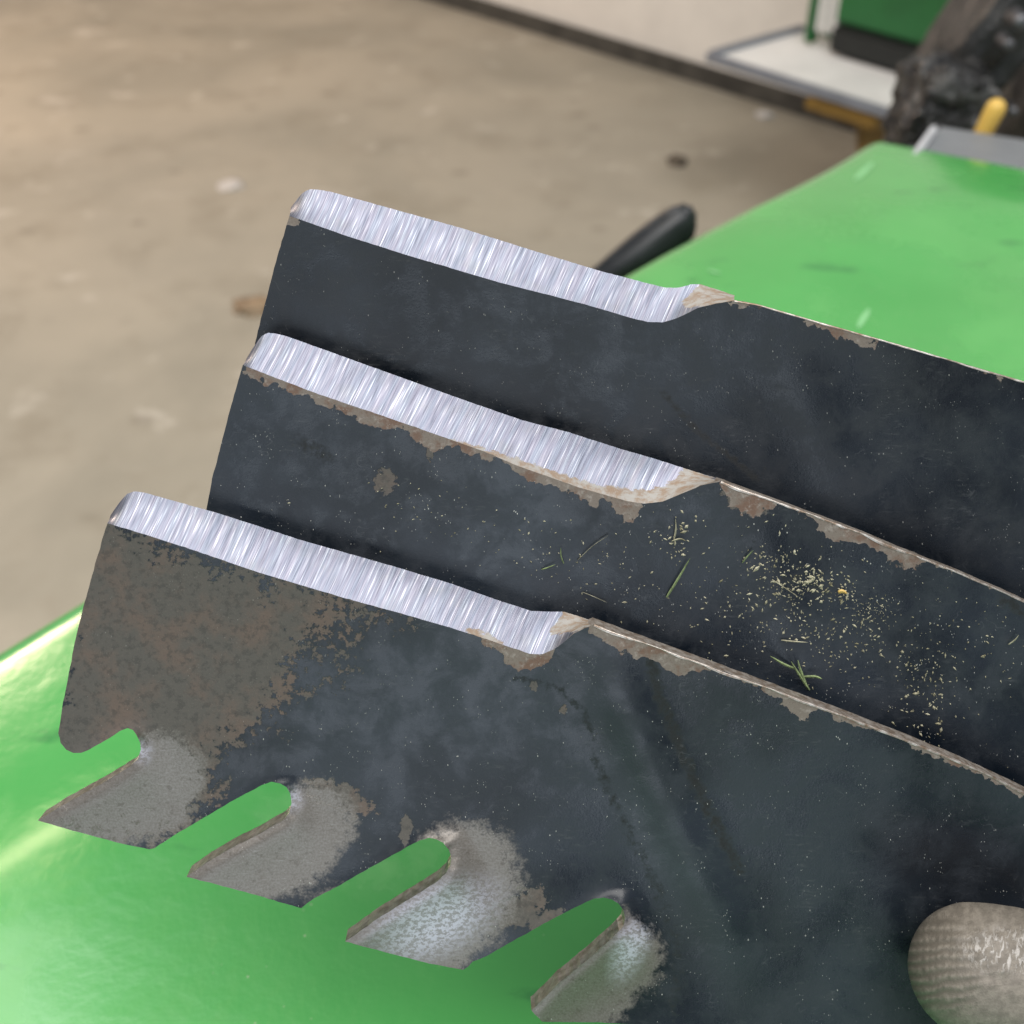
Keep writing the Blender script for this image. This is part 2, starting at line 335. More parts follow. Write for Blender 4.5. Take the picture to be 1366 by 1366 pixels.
def blade(label, plane, near, cut, topr, off, amps, fields, mats, parent_px, seed, teeth_px=A_TEETH):
    ox, oy = off
    sh = lambda pts: [(x + ox, y + oy) for x, y in pts]
    end = sh(A_END)[:-1] if ox or oy else A_END[:-1]
    if ox or oy:
        e0 = near[0]; a0 = np.array(A_END[-1]) + off; dd = np.array(e0) - a0
        end = [(x + dd[0] * i / len(end), y + dd[1] * i / len(end)) for i, (x, y) in enumerate(end)]
    teeth = [sh(t) for t in teeth_px]
    outline = densify(near, 6)[:-1] + densify(topr, 10)[:-1]
    n_top = len(outline)
    outline += densify(sh(A_BOT), 10)[:-1]
    for t in teeth: outline += densify(t, 6)[:-1]
    outline += densify(end + [near[0]], 7)[:-1]
    O = np.array(outline, float)
    # slight raggedness of the worn edges
    O[:, 0] += RNG.normal(0, .22, len(O)); O[:, 1] += RNG.normal(0, .22, len(O))
    xs = np.arange(O[:, 0].min(), 1480, 7.0); ys = np.arange(O[:, 1].min(), O[:, 1].max(), 6.2)
    G = np.array([(x + (3.5 if j % 2 else 0), y) for j, y in enumerate(ys) for x in xs])
    X2 = np.array([(x, y) for x in np.arange(1490, 2260, 40) for y in np.arange(900, 1800, 40)])
    G = np.vstack([G, X2 + np.array([0, oy])]); G = G + RNG.uniform(-.8, .8, G.shape)
    G = G[sd_poly(G, [tuple(p) for p in O]) > 3.2]
    if amps[0] > .001:
        for k_ in range(4):
            rl = np.array(ROLL[k_]); bx, by = rl.min(0) - 30; ex, ey = rl.max(0) + 30
            g2 = np.array([(x + (1.4 if j % 2 else 0), y) for j, y in enumerate(np.arange(by, ey, 2.5)) for x in np.arange(bx, ex, 2.8)])
            g2 = g2[(sdist(g2, ROLL[k_]) < 26)]; g2 = g2[sd_poly(g2, [tuple(p) for p in O]) > 1.6]
            G = np.vstack([G[sdist(G, ROLL[k_]) >= 26], g2])
    pts = [Vector(p) for p in O] + [Vector(p) for p in G]; n0 = len(O)
    edges = [(i, (i + 1) % n0) for i in range(n0)]
    V, E, FC, *_ = delaunay_2d_cdt(pts, edges, [], 1, 1e-4)
    V = np.array([(v.x, v.y) for v in V]); h = bend(V, off, amps)
    front = [plane.P(x, y, hh) for (x, y), hh in zip(V, h)]
    back = [p - plane.n * T for p in front]
    # normals from the front triangles
    Nn = np.zeros((len(V), 3)); Fp = np.array([tuple(p) for p in front])
    faces = []
    for f in FC:
        f = list(f); nn = np.cross(Fp[f[1]] - Fp[f[0]], Fp[f[2]] - Fp[f[0]])
        if np.dot(nn, plane.n) < 0: f = f[::-1]; nn = -nn
        faces.append(f)
        for i in f: Nn[i] += nn
    Nn /= np.linalg.norm(Nn, axis=1)[:, None] + 1e-12
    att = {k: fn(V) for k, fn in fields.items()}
    # split: each tooth is the metal beyond the line joining two slot ends
    FCEN = np.array([V[f].mean(0) for f in faces]) - np.array(off)
    se = [np.array(s[0], float) for s in SLOTS]; owner = np.full(len(faces), -1)
    root_line = [tuple(se[0] + (14, 8)), tuple(se[1] + (-2, 16))]
    for k in range(4):
        a = se[k] + np.array([10, 22]); b = (se[k + 1] + np.array([-18, -4])) if k < 3 else np.array([905, 1300]); b2 = b if k < 3 else np.array([860, 1390])
        poly = [tuple(a), tuple(b)] + ([tuple(b2)] if k == 3 else []) + [tuple(b2 + SDIR * 400 + SPER * (6 if k < 3 else 120)), tuple(a + SDIR * 400 - SPER * 22), tuple(a - SPER * 22 + SDIR * 6)]
        owner[inside(FCEN, poly)] = k
    root = empty('mower_blade', plane.P(*parent_px, -T)); tag(root, label, 'blade', 'three mower blades held in a fan')
    edge_use = {}
    for fi, f in enumerate(faces):
        for a, b in zip(f, f[1:] + f[:1]): edge_use.setdefault((min(a, b), max(a, b)), []).append((fi, a, b))
    for k in [-1, 0, 1, 2, 3]:
        idx = [i for i in range(len(faces)) if owner[i] == k]
        if not idx: continue
        used = sorted({v for i in idx for v in faces[i]}); mp = {v: j for j, v in enumerate(used)}; m = len(used)
        vs_ = [front[v] for v in used] + [back[v] for v in used]; nrm = [Nn[v] for v in used] + [-Nn[v] for v in used]; src = list(used) * 2
        fs = [[mp[v] for v in faces[i]] for i in idx] + [[mp[v] + m for v in faces[i]][::-1] for i in idx]
        walls = []
        # side walls on the real outline only, with a small rounded arris
        for i in idx:
            f = faces[i]
            for a, b in zip(f, f[1:] + f[:1]):
                us = edge_use[(min(a, b), max(a, b))]
                if len(us) == 1:
                    e = front[b] - front[a]; o_ = e.cross(plane.n).normalized()
                    j = len(vs_); vs_ += [front[a], front[b], back[b], back[a]]; nrm += [tuple(o_)] * 4; src += [a, b, b, a]
                    fs.append([j + 1, j, j + 3, j + 2]); walls.append(len(fs) - 1)
        me = pydata('blade_body' if k < 0 else 'tooth', vs_, fs, True)
        me.normals_split_custom_set_from_vertices([tuple(x) for x in nrm])
        for nm, arr in att.items():
            at_ = me.attributes.new(nm, 'FLOAT', 'POINT'); at_.data.foreach_set('value', np.array([arr[v] for v in src], np.float32))
        uvl = me.uv_layers.new(name='UVMap'); li = np.empty(len(me.loops), np.int32); me.loops.foreach_get('vertex_index', li)
        sv = V[np.array(src)] / 100.0; uvl.data.foreach_set('uv', sv[li].ravel())
        me.materials.append(mats[0]); me.materials.append(EDGE if k < 0 else EDGE2)
        for wi in walls: me.polygons[wi].material_index = 1
        link('blade_body' if k < 0 else 'tooth', me, None, root)
    # ground bevel: prism from the near line on the face down to the cutting edge at the back
    def resample(line, m):
        L = np.array(line, float); s = np.concatenate([[0], np.cumsum(np.hypot(*np.diff(L, axis=0).T))]); q = np.linspace(0, s[-1], m)
        return np.c_[np.interp(q, s, L[:, 0]), np.interp(q, s, L[:, 1])]
    m = 190; a_ = np.array(near, float); ncut = np.array(cut, float)
    # match by position along the blade so that rows cross it squarely
    ax = np.array(cut[-1], float) - np.array(cut[3], float); ax /= np.linalg.norm(ax)
    def by_u(line, us):
        L = np.array(line, float); uu = np.maximum.accumulate(L @ ax + np.arange(len(L)) * 1e-6); return np.c_[np.interp(us, uu, L[:, 0]), np.interp(us, uu, L[:, 1])]
    un = np.linspace((a_[0] @ ax), (a_[-1] @ ax), m); uc0 = ncut[0] @ ax; uc1 = ncut[-1] @ ax
    fr = (un - un[0]) / (un[-1] - un[0]); uc = uc0 + (uc1 - uc0) * fr
    NE = by_u(near, un); CE = by_u(cut, uc); rows = 7
    CE += RNG.normal(0, .12, CE.shape)
    vs_ = []; uvs = []; raw = []
    hN = bend(NE, off, amps)
    N3 = [plane.P(x, y, hh) for (x, y), hh in zip(NE, hN)]; C3 = [plane.P(x, y, hh - T) for (x, y), hh in zip(CE, hN)]
    for r_ in range(rows):
        q = r_ / (rows - 1)
        for i in range(m):
            p = N3[i].lerp(C3[i], q) - plane.n * (.0007 * math.sin(math.pi * q)); vs_.append(p)
            X = NE[i] * (1 - q) + CE[i] * q; uvs.append((X @ ax / 100, q)); raw.append(X)
    fs = [[r_ * m + i, r_ * m + i + 1, (r_ + 1) * m + i + 1, (r_ + 1) * m + i] for r_ in range(rows - 1) for i in range(m - 1)]
    b0 = len(vs_); vs_ += [p - plane.n * (T) for p in N3]; uvs += [(0, 0)] * m; raw += [NE[i] for i in range(m)]
    fs += [[(rows - 1) * m + i, (rows - 1) * m + i + 1, b0 + i + 1, b0 + i] for i in range(m - 1)]
    j = len(vs_); endc = [r_ * m for r_ in range(rows)] + [b0]; vs_ += [vs_[i] for i in endc]; uvs += [uvs[i] for i in endc]; raw += [raw[i] for i in endc]
    fs.append(list(range(j, j + len(endc))))
    me = pydata('cutting_edge', vs_, fs, False)
    sm = [True] * ((rows - 1) * (m - 1)) + [False] * (len(fs) - (rows - 1) * (m - 1)); me.polygons.foreach_set('use_smooth', sm)
    bm = bmesh.new(); bm.from_mesh(me); bmesh.ops.recalc_face_normals(bm, faces=bm.faces)
    fl = [f for f in bm.faces if len(f.verts) == 4][:(rows - 1) * (m - 1)]
    if sum((f.normal.dot(plane.n) for f in fl)) < 0: bmesh.ops.reverse_faces(bm, faces=bm.faces)
    for e in bm.edges:
        if len(e.link_faces) == 2 and e.calc_face_angle(0) > .7: e.smooth = False
    bm.to_mesh(me); bm.free()
    uvl = me.uv_layers.new(name='UVMap'); li = np.empty(len(me.loops), np.int32); me.loops.foreach_get('vertex_index', li)
    uvl.data.foreach_set('uv', np.array(uvs)[li].ravel())
    at_ = me.attributes.new('raw', 'FLOAT', 'POINT'); at_.data.foreach_set('value', fields_raw[seed](np.array(raw)).astype(np.float32))
    link('cutting_edge', me, mats[1], root)
    TR = densify([p for p in topr if p[0] < 1700], 8); TR = np.array(TR); n_ = len(TR); av = []; af = []
    hT = bend(TR, off, amps); base = [plane.P(x, y, hh) for (x, y), hh in zip(TR, hT)]
    for i in range(n_):
        tg = (base[min(n_ - 1, i + 1)] - base[max(0, i - 1)]).normalized(); ov = tg.cross(plane.n).normalized()
        if ov.dot(U) < 0: ov = -ov
        k_ = .00015 + .0008 * max(0, .45 + mnoise.noise(Vector((i * .16, seed * 5.0, 0))) + .3 * mnoise.noise(Vector((i * .6, seed * 5.0, 2)))) * (1 if seed < 2 else .55)
        av += [base[i] - ov * k_ + plane.n * .00006, base[i] - ov * k_ * .35 + plane.n * .00012, base[i] + ov * .00010 - plane.n * k_ * .3, base[i] + ov * .00008 - plane.n * k_]
    for i in range(n_ - 1):
        for q in range(3): af.append([i * 4 + q, i * 4 + q + 1, i * 4 + q + 5, i * 4 + q + 4])
    am = pydata('worn_edge', av, af, True); bm = bmesh.new(); bm.from_mesh(am); bmesh.ops.recalc_face_normals(bm, faces=bm.faces)
    if sum(f.normal.dot(plane.n) for f in bm.faces) < 0: bmesh.ops.reverse_faces(bm, faces=bm.faces)
    bm.to_mesh(am); bm.free(); link('worn_edge', am, ARRIS, root)
    return root

fld = lambda sd, wdt: np.clip(.5 + sd / wdt, -0.6, 1.4)
def blobs(P, L):
    v = np.full(len(P), -.5)
    for x, y, rx, ry, a in L:
        c, s = math.cos(math.radians(a)), math.sin(math.radians(a)); d = P - np.array((x, y))
        q = np.hypot((d[:, 0] * c + d[:, 1] * s) / rx, (-d[:, 0] * s + d[:, 1] * c) / ry)
        v = np.maximum(v, 1.0 - .5 * q)
    return v
def var_band(P, line, tab, xx=0):               # band below an edge, its width given as (x, width)
    d = sdist(P, line); t = np.array(tab, float); wdt = np.interp(P[:, xx], t[:, 0], t[:, 1]); return np.clip(.5 + (wdt - d) / 40, -.6, 1.4)
zero = lambda P: np.zeros(len(P)) - .5
def a_rust(P):
    tip = [(20, 1040), (105, 660), (300, 745), (430, 790), (540, 822), (420, 850), (400, 900), (372, 960), (330, 985), (290, 1010), (300, 1075), (255, 1120), (100, 1140)]
    v = fld(sd_poly(P, tip) - 6, 170)
    v = np.maximum(v, np.interp(P[:, 0], [370, 410, 470, 560], [.2, .47, .42, .05]) * (P[:, 1] < 930) + np.where(P[:, 1] < 930, 0, -.5))
    return np.maximum(v, blobs(P, [(450, 1062, 45, 16, 20), (541, 1108, 8, 20, 0), (752, 946, 6, 7, 0), (796, 982, 5, 5, 0), (712, 916, 6, 6, 0), (730, 1226, 26, 10, -25), (690, 1215, 40, 20, -30)]))
def a_edge(P):
    return np.maximum(var_band(P, A_NEAR[7:] , [(560, -30), (620, 4), (690, 22), (720, 16), (745, -8), (770, -16), (800, -14)]),
                      var_band(P, A_TOPR, [(780, 0), (800, 16), (840, 26), (868, 12), (905, 28), (930, 8), (975, 2), (1000, 8), (1060, 16), (1100, 4), (1150, 8), (1200, 2), (1230, 7), (1300, 2), (1366, 4), (1500, 2)]))
def a_wear(P):
    L = [([(60, 1094), (150, 1080), (205, 1060), (215, 1035)], 60), ([(258, 1168), (345, 1150), (400, 1125), (415, 1100)], 60), ([(470, 1254), (560, 1235), (610, 1205), (622, 1170)], 78), ([(716, 1358), (790, 1312), (825, 1275)], 60)]
    return np.maximum.reduce([1 - .5 * sdist(P, l) / wd_ for l, wd_ in L])
def a_shine(P):  # pale gleam at the slot ends painted as colour, plus speckled polish
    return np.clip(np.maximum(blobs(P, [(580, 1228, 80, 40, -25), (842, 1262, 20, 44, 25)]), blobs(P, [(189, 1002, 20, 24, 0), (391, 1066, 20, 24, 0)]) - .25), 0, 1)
def a_grime_shade(P):  # shade of the press creases painted along these lines, with grime
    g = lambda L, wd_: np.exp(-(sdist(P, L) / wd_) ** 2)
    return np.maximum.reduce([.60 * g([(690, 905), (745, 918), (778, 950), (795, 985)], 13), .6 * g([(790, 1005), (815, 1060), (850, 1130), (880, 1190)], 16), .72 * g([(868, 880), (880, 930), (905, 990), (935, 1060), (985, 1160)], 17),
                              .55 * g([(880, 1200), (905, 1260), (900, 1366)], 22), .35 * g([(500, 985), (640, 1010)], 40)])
AF = dict(rust=a_rust, edge=a_edge, wear=a_wear, shine=a_shine, grime_shade=a_grime_shade)

B_NEAR = [(324, 487), (370, 505), (425, 526), (517, 557), (600, 586), (645, 602), (689, 621), (735, 637), (771, 650), (810, 661), (838, 669), (860, 672), (884, 669), (908, 659), (935, 648), (962, 642)]
B_CUT = [(329, 478), (338, 463), (348, 449), (357, 444), (368, 445), (384, 449), (545, 507), (620, 534), (698, 561), (760, 577), (825, 598), (870, 611), (914, 625), (940, 633), (962, 639)]
B_TOPR = [(962, 642), (1000, 656), (1091, 689), (1150, 711), (1207, 735), (1290, 768), (1366, 801), (1560, 890), (1900, 1060), (2250, 1240)]
def b_edge(P):
    return np.maximum.reduce([var_band(P, B_NEAR, [(320, 3), (370, 10), (420, 14), (480, 9), (540, 10), (575, 22), (600, 8), (680, 5), (705, 18), (730, 12), (770, 12), (790, 22), (805, 8), (825, 20), (845, 20), (862, -8), (900, -20), (960, -10)]),
                      var_band(P, B_TOPR, [(950, -8), (972, 18), (1000, 26), (1025, 12), (1045, -6), (1085, 2), (1095, 18), (1130, 16), (1170, 14), (1190, 16), (1205, 22), (1225, 12), (1240, -4), (1300, -4), (1366, -6)])])
def b_rust(P): return blobs(P, [(574, 605, 6, 14, 0), (512, 642, 13, 17, 20), (1205, 740, 26, 16, 20), (995, 668, 30, 14, 25)])
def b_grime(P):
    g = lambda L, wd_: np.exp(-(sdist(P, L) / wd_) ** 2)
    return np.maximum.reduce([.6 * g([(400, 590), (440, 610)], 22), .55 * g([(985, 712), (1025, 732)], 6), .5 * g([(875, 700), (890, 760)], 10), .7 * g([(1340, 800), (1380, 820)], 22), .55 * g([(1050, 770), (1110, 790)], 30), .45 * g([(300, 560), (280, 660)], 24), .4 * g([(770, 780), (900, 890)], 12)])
BF = dict(rust=b_rust, edge=b_edge, wear=zero, shine=lambda P: np.zeros(len(P)), grime_shade=b_grime)

C_NEAR = [(386, 288), (398, 292), (460, 314), (545, 341), (667, 377), (730, 393), (780, 406), (814, 416), (845, 425), (864, 429.5), (884, 430), (899, 426), (915, 419), (930, 411), (955, 405), (980, 401)]
C_CUT = [(388, 277), (396, 266), (405, 256), (413, 252.5), (425, 253), (442, 256), (613, 303.5), (720, 337), (806, 363), (832, 369.5), (864, 378), (887, 383.5), (904, 384), (914, 381.5), (923, 379), (933, 379), (950, 384), (980, 394)]
C_TOPR = [(980, 401), (1010, 406), (1093, 430), (1203, 461), (1290, 487), (1366, 509), (1560, 572), (1900, 700), (2250, 850)]
def c_edge(P): return np.maximum(var_band(P, C_TOPR, [(970, 2), (990, 5), (1030, -2), (1080, -2), (1100, 5), (1150, 6), (1180, -6), (1250, -10), (1320, 2), (1366, -4)]), blobs(P, [(388, 294, 12, 5, 15)]))
def c_grime_shade(P):  # crease shade painted as a dark line, among grime marks
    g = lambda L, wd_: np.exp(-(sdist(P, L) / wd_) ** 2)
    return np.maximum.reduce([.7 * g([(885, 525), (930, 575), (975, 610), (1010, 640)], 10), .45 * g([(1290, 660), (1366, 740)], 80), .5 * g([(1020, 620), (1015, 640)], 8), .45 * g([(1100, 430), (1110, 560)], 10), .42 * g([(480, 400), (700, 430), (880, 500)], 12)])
CF = dict(rust=zero, edge=c_edge, wear=zero, shine=lambda P: np.zeros(len(P)), grime_shade=c_grime_shade)
fields_raw = {
 0: lambda P: np.maximum(fld(sd_poly(P, [(757, 808), (729, 849), (752, 846), (770, 843), (800, 840), (800, 820)]), 22), fld(sd_poly(P, [(600, 833), (640, 840), (690, 860), (650, 860)]), 22)),
 1: lambda P: np.maximum(fld(sd_poly(P, [(915, 618), (902, 640), (868, 655), (800, 648), (720, 622), (660, 602), (600, 584), (600, 600), (850, 690), (975, 650)]), 30), -.5),
 2: lambda P: fld(sd_poly(P, [(937, 374), (915, 398), (906, 409), (925, 410), (990, 405), (990, 385)]), 18)}

NA = -F - U * .22 + R * .02
PA = Blade((620, 900), .300, NA); PB = Blade((620, 700), .3045, -F - U * .22 + R * .02); PC = Blade((620, 450), .308, -F - U * .25 + R * .02)
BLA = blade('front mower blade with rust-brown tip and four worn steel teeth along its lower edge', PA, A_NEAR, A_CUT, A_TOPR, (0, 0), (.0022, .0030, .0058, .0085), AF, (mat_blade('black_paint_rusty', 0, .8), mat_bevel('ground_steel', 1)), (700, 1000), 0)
BLB = blade('middle mower blade of the fan, black and sprinkled with dry grass clippings', PB, B_NEAR, B_CUT, B_TOPR, (183, -212), (.0005, .0005, .0005, .0005), BF, (mat_blade('black_paint_dusty', 4.3, 1.0), mat_bevel('ground_steel_b', 2)), (800, 760), 1)
BLC = blade('rearmost and topmost mower blade of the fan, clean black face against green hood', PC, C_NEAR, C_CUT, C_TOPR, (243, -408), (.0005, .0005, .0005, .0005), CF, (mat_blade('black_paint_clean', 9.1, .5, .5), mat_bevel('ground_steel_c', 3)), (850, 520), 2)

# ------------------------------------------------------------------ green mower under the blades
ZH = .80
mower = empty('riding_mower', on_z(900, 700, .0)); tag(mower, 'green painted mower hood lying beneath the fanned blades', 'mower')
def hood():
    left = [(-420, 1130), (-200, 1004), (0, 879), (110, 811), (470, 588), (840, 371), (960, 306), (1062, 256), (1112, 228), (1134, 213), (1148, 205), (1166, 203), (1200, 209), (1366, 241), (1640, 296), (2100, 390)]
    E = [on_z(x, y, ZH - .024) for x, y in smooth_line(left, 1)]; E = [(p.x, p.y) for p in E]
    E = densify(E, .012)
    poly = E + [(1.1, -.35), (-.45, -.35)]
    vis = E; rings = []
    def z_of(d):
        r = .022; z = np.where(d < r, -r + np.sqrt(np.maximum(0, r * r - (r - np.minimum(d, r)) ** 2)), 0.0)
        return z - .010 * np.exp(-(d / .07)) - .010 * sstep(.10, .20, d) + .007 * sstep(.24, .36, d)
    Pn = np.array(E); tn = np.gradient(Pn, axis=0); tn /= np.linalg.norm(tn, axis=1)[:, None]; nrm = np.c_[tn[:, 1], -tn[:, 0]]
    pts = list(map(tuple, poly))
    inn = []
    for d in (.0008, .0022, .0045, .0075, .011, .015, .019, .023, .03, .04, .055, .075, .1): inn += [tuple(p) for p in (Pn + nrm * d)]
    gx = [(x, y) for x in np.arange(-.5, 1.1, .03) for y in np.arange(-.35, 1.3, .03)]
    inn = np.array(inn); dd = sdist(inn, E); inn = inn[(dd > .0006)]
    gx = np.array(gx); gx = gx[sdist(gx, E) > .11]
    al = np.vstack([inn, gx]); al = al[inside(al, poly)]
    allp = [Vector(p) for p in pts] + [Vector(p) for p in al]; n0 = len(pts)
    V, _, FC, *_ = delaunay_2d_cdt(allp, [(i, (i + 1) % n0) for i in range(n0)], [], 1, 1e-5)
    V = np.array([(v.x, v.y) for v in V]); d = sdist(V, E); z = ZH + z_of(d)
    z += np.array([.0035 * mnoise.noise(Vector((x * 5, y * 5, 2))) for x, y in V]) * sstep(.01, .12, d)
    vs_ = [(x, y, zz) for (x, y), zz in zip(V, z)]; fs = []
    for f in FC:
        a, b, c = (np.array(vs_[i]) for i in f[:3]); fs.append(list(f) if np.cross(b - a, c - a)[2] > 0 else list(f)[::-1])
    j = len(vs_); zed = float(ZH + z_of(np.array([0.0]))[0])
    for x, y in E: vs_ += [(x, y, zed), (x, y, zed - .24)]
    fs += [[j + 2 * i, j + 2 * i + 1, j + 2 * i + 3, j + 2 * i + 2] for i in range(len(E) - 1)]
    return pydata('hood', vs_, fs, True)
GREEN = mat_hood(); HO = link('hood', hood(), GREEN, mower)

def slab(pxs, z, th, bev=.003):
    bm = bmesh.new(); P = [on_z(x, y, z) for x, y in pxs]
    top = [bm.verts.new(p) for p in P]; bot = [bm.verts.new(p - Vector((0, 0, th))) for p in P]; n = len(P)
    bm.faces.new(top); bm.faces.new(bot[::-1])
    for i in range(n): bm.faces.new([top[i], bot[i], bot[(i + 1) % n], top[(i + 1) % n]])
    bmesh.ops.recalc_face_normals(bm, faces=bm.faces)
    if bev: bmesh.ops.bevel(bm, geom=list(bm.edges), offset=bev, segments=2, affect='EDGES')
    return bm
fp = link('rear_panel', bm_mesh('rear_panel', slab([(1222, 212), (1252, 167), (1310, 176), (1500, 206), (1560, 300), (1366, 262)], ZH - .012, .03)), plain('grey_plastic', (.16, .17, .18), .5, 0, .1, 20), mower)
link('trim_strip', bm_mesh('trim_strip', slab([(1211, 209), (1243, 166), (1252, 168), (1221, 212)], ZH - .006, .03, .0015)), plain('pale_trim', (.45, .46, .48), .4, 0, .1), fp)

def tube(path, radii, flat=1.0, flat_ax=Vector((0, 0, 1)), seg=20, caps=True):
    bm = bmesh.new(); rings = []; n = len(path)
    for i, (p, r) in enumerate(zip(path, radii)):
        t = (path[min(n - 1, i + 1)] - path[max(0, i - 1)]).normalized(); a = flat_ax - t * flat_ax.dot(t); a.normalize(); b = t.cross(a)
        rings.append([bm.verts.new(p + a * (math.cos(2 * math.pi * k / seg) * r * flat) + b * (math.sin(2 * math.pi * k / seg) * r)) for k in range(seg)])
    for q, s in zip(rings[:-1], rings[1:]):
        for k in range(seg): bm.faces.new([q[k], q[(k + 1) % seg], s[(k + 1) % seg], s[k]])
    if caps: bm.faces.new(rings[0][::-1]); bm.faces.new(rings[-1])
    return bm
def capsule(path, rad, dome=.9, **kw):          # rounded tip at the path's end
    pth = list(path); rr = list(rad); t = (pth[-1] - pth[-2]).normalized(); e = pth[-1]; r = rr[-1]
    for a in (20, 40, 55, 68, 78, 86): pth.append(e + t * (math.sin(math.radians(a)) * r * dome)); rr.append(r * math.cos(math.radians(a)))
    return tube(pth, rr, **kw)
# yellow knob on the rear panel
ky = 1.02; k0 = at_y(1311, 178, ky); k1 = at_y(1328, 145, ky)
KN = link('knob', bm_mesh('knob', capsule([k0 - (k1 - k0) * .25, k0, k0.lerp(k1, .5), k1], [.0080, .0080, .0086, .0088], 1.0), True), plain('yellow_plastic', (.62, .40, .08), .4, 0, .12), mower)
# black lever paddle beyond the hood's edge
ly = .86; LV = [(800, 357), (845, 318), (880, 293), (902, 282), (916, 280), (925, 289), (928, 305), (924, 326), (905, 345), (850, 376), (770, 430), (690, 500), (640, 490), (720, 425)]
bm = bmesh.new(); lf = [bm.verts.new(at_y(x, y, ly)) for x, y in LV]; lk = [bm.verts.new(at_y(x, y, ly) + Vector((.004, .016, .002))) for x, y in LV]
bm.faces.new(lf); bm.faces.new(lk[::-1])
for i in range(len(LV)): bm.faces.new([lf[i], lk[i], lk[(i + 1) % len(LV)], lf[(i + 1) % len(LV)]])
bmesh.ops.recalc_face_normals(bm, faces=bm.faces); bmesh.ops.bevel(bm, geom=list(bm.edges), offset=.0045, segments=3, affect='EDGES', clamp_overlap=True)
link('lever', bm_mesh('lever', bm, True), plain('black_rubber', (.022, .024, .028), .42, 0, .2, 60), mower)
# small bright scratches on the hood where paint is chipped
from mathutils.bvhtree import BVHTree
_v = [v.co.copy() for v in HO.data.vertices]; HBV = BVHTree.FromPolygons(_v, [list(p.vertices) for p in HO.data.polygons])
def chip(px0, px1, wpx):
    a = on_z(*px0, ZH); b = on_z(*px1, ZH); t = (b - a).normalized(); s = Vector((t.y, -t.x, 0)) * wpx
    pr = [(0, .35), (.15, .8), (.5, 1), (.8, .9), (1, .3)]; bm = bmesh.new(); L = []; Rr = []
    for q, k in pr:
        for sg, lst in ((1, L), (-1, Rr)):
            p = a.lerp(b, q) + s * k * sg; h_ = HBV.ray_cast(Vector((p.x, p.y, 2)), Vector((0, 0, -1)))[0]; lst.append(bm.verts.new((h_ or p) + Vector((0, 0, .0005))))
    for i in range(4): bm.faces.new([L[i], L[i + 1], Rr[i + 1], Rr[i]])
    return bm_mesh('chip', bm)

MCH = plain('scraped_paint', (.20, .46, .21), .5, 0, .1)
for p, q, k in (((1148, 420), (1163, 396), .0018), ((1142, 233), (1166, 208), .0028), ((945, 352), (962, 357), .0016)): link('scratch', chip(p, q, k), MCH, HO)

# ------------------------------------------------------------------ crumpled black bundle and dark frame behind the mower
def crumple(name, pc, y, size, seed, amp, mat, rot=0.0, sub=5):
    bm = bmesh.new(); bmesh.ops.create_icosphere(bm, subdivisions=sub, radius=1)
    c = at_y(*pc, y)
    for v in bm.verts:
        p = v.co.copy(); q = Vector((max(-.72, min(.72, p.x)), max(-.72, min(.72, p.y)), max(-.72, min(.72, p.z)))) / .72
        d = mnoise.noise(p * 2.1 + Vector((seed, 0, 0))) + .6 * abs(mnoise.noise(p * 4.6 + Vector((0, seed, 0)))) + .35 * abs(mnoise.noise(p * 9 + Vector((0, seed, 3))))
        q = q * (1 + amp * d)
        v.co = Matrix.Rotation(rot, 3, 'Y') @ Vector((q.x * size[0], q.y * size[1], q.z * size[2])) + c
    return bm_mesh(name, bm, True)
MP = NT('black_plastic_film'); cc = MP.obj(); nn_ = MP.noise(cc, 22, 6, .65, .5)
MP.set(Base_Color=MP.mix(MP.rng(nn_, .48, .68), (.010, .010, .010), (.10, .10, .098)), Roughness=MP.mixf(MP.noise(cc, 40, 3), .1, .32)); MP.bump(MP.noise(cc, 30, 5, .6, .8), 1.0, .014)
MD = plain('greasy_black', (.012, .012, .011), .4, 0, .5, 26, .7, .006, alt=(.026, .025, .023))
tag(link('plastic_bundle', crumple('plastic_bundle', (1252, 148), 1.16, (.036, .04, .042), 3.3, .25, MP.m, .25), MP.m), 'crumpled glossy black plastic bundle wedged beside the white tray', 'plastic bundle')
arm = empty('machine_arm', at_y(1300, 190, 1.3)); tag(arm, 'greasy black machine arm rising at the upper right corner', 'machine arm')
link('arm_tube', crumple('arm_tube', (1348, 0), 1.25, (.034, .05, .115), 8.1, .12, MD, .50), MD, arm)
link('arm_housing', crumple('arm_housing', (1425, 105), 1.34, (.065, .08, .10), 5.7, .16, MD, .2), MD, arm)
MS = plain('dull_steel', (.20, .20, .21), .45, .8, .4, 60)
for q, (x, y, r_) in enumerate(((1362, 30, .008), (1346, 60, .006), (1352, 150, .005))):
    c = at_y(x, y, 1.15); link('bolt', bm_mesh('bolt', capsule([c + Vector((0, .02, 0)), c + Vector((0, .004, 0)), c], [r_ * 1.2, r_, r_], .5, seg=8), True), MS, arm)

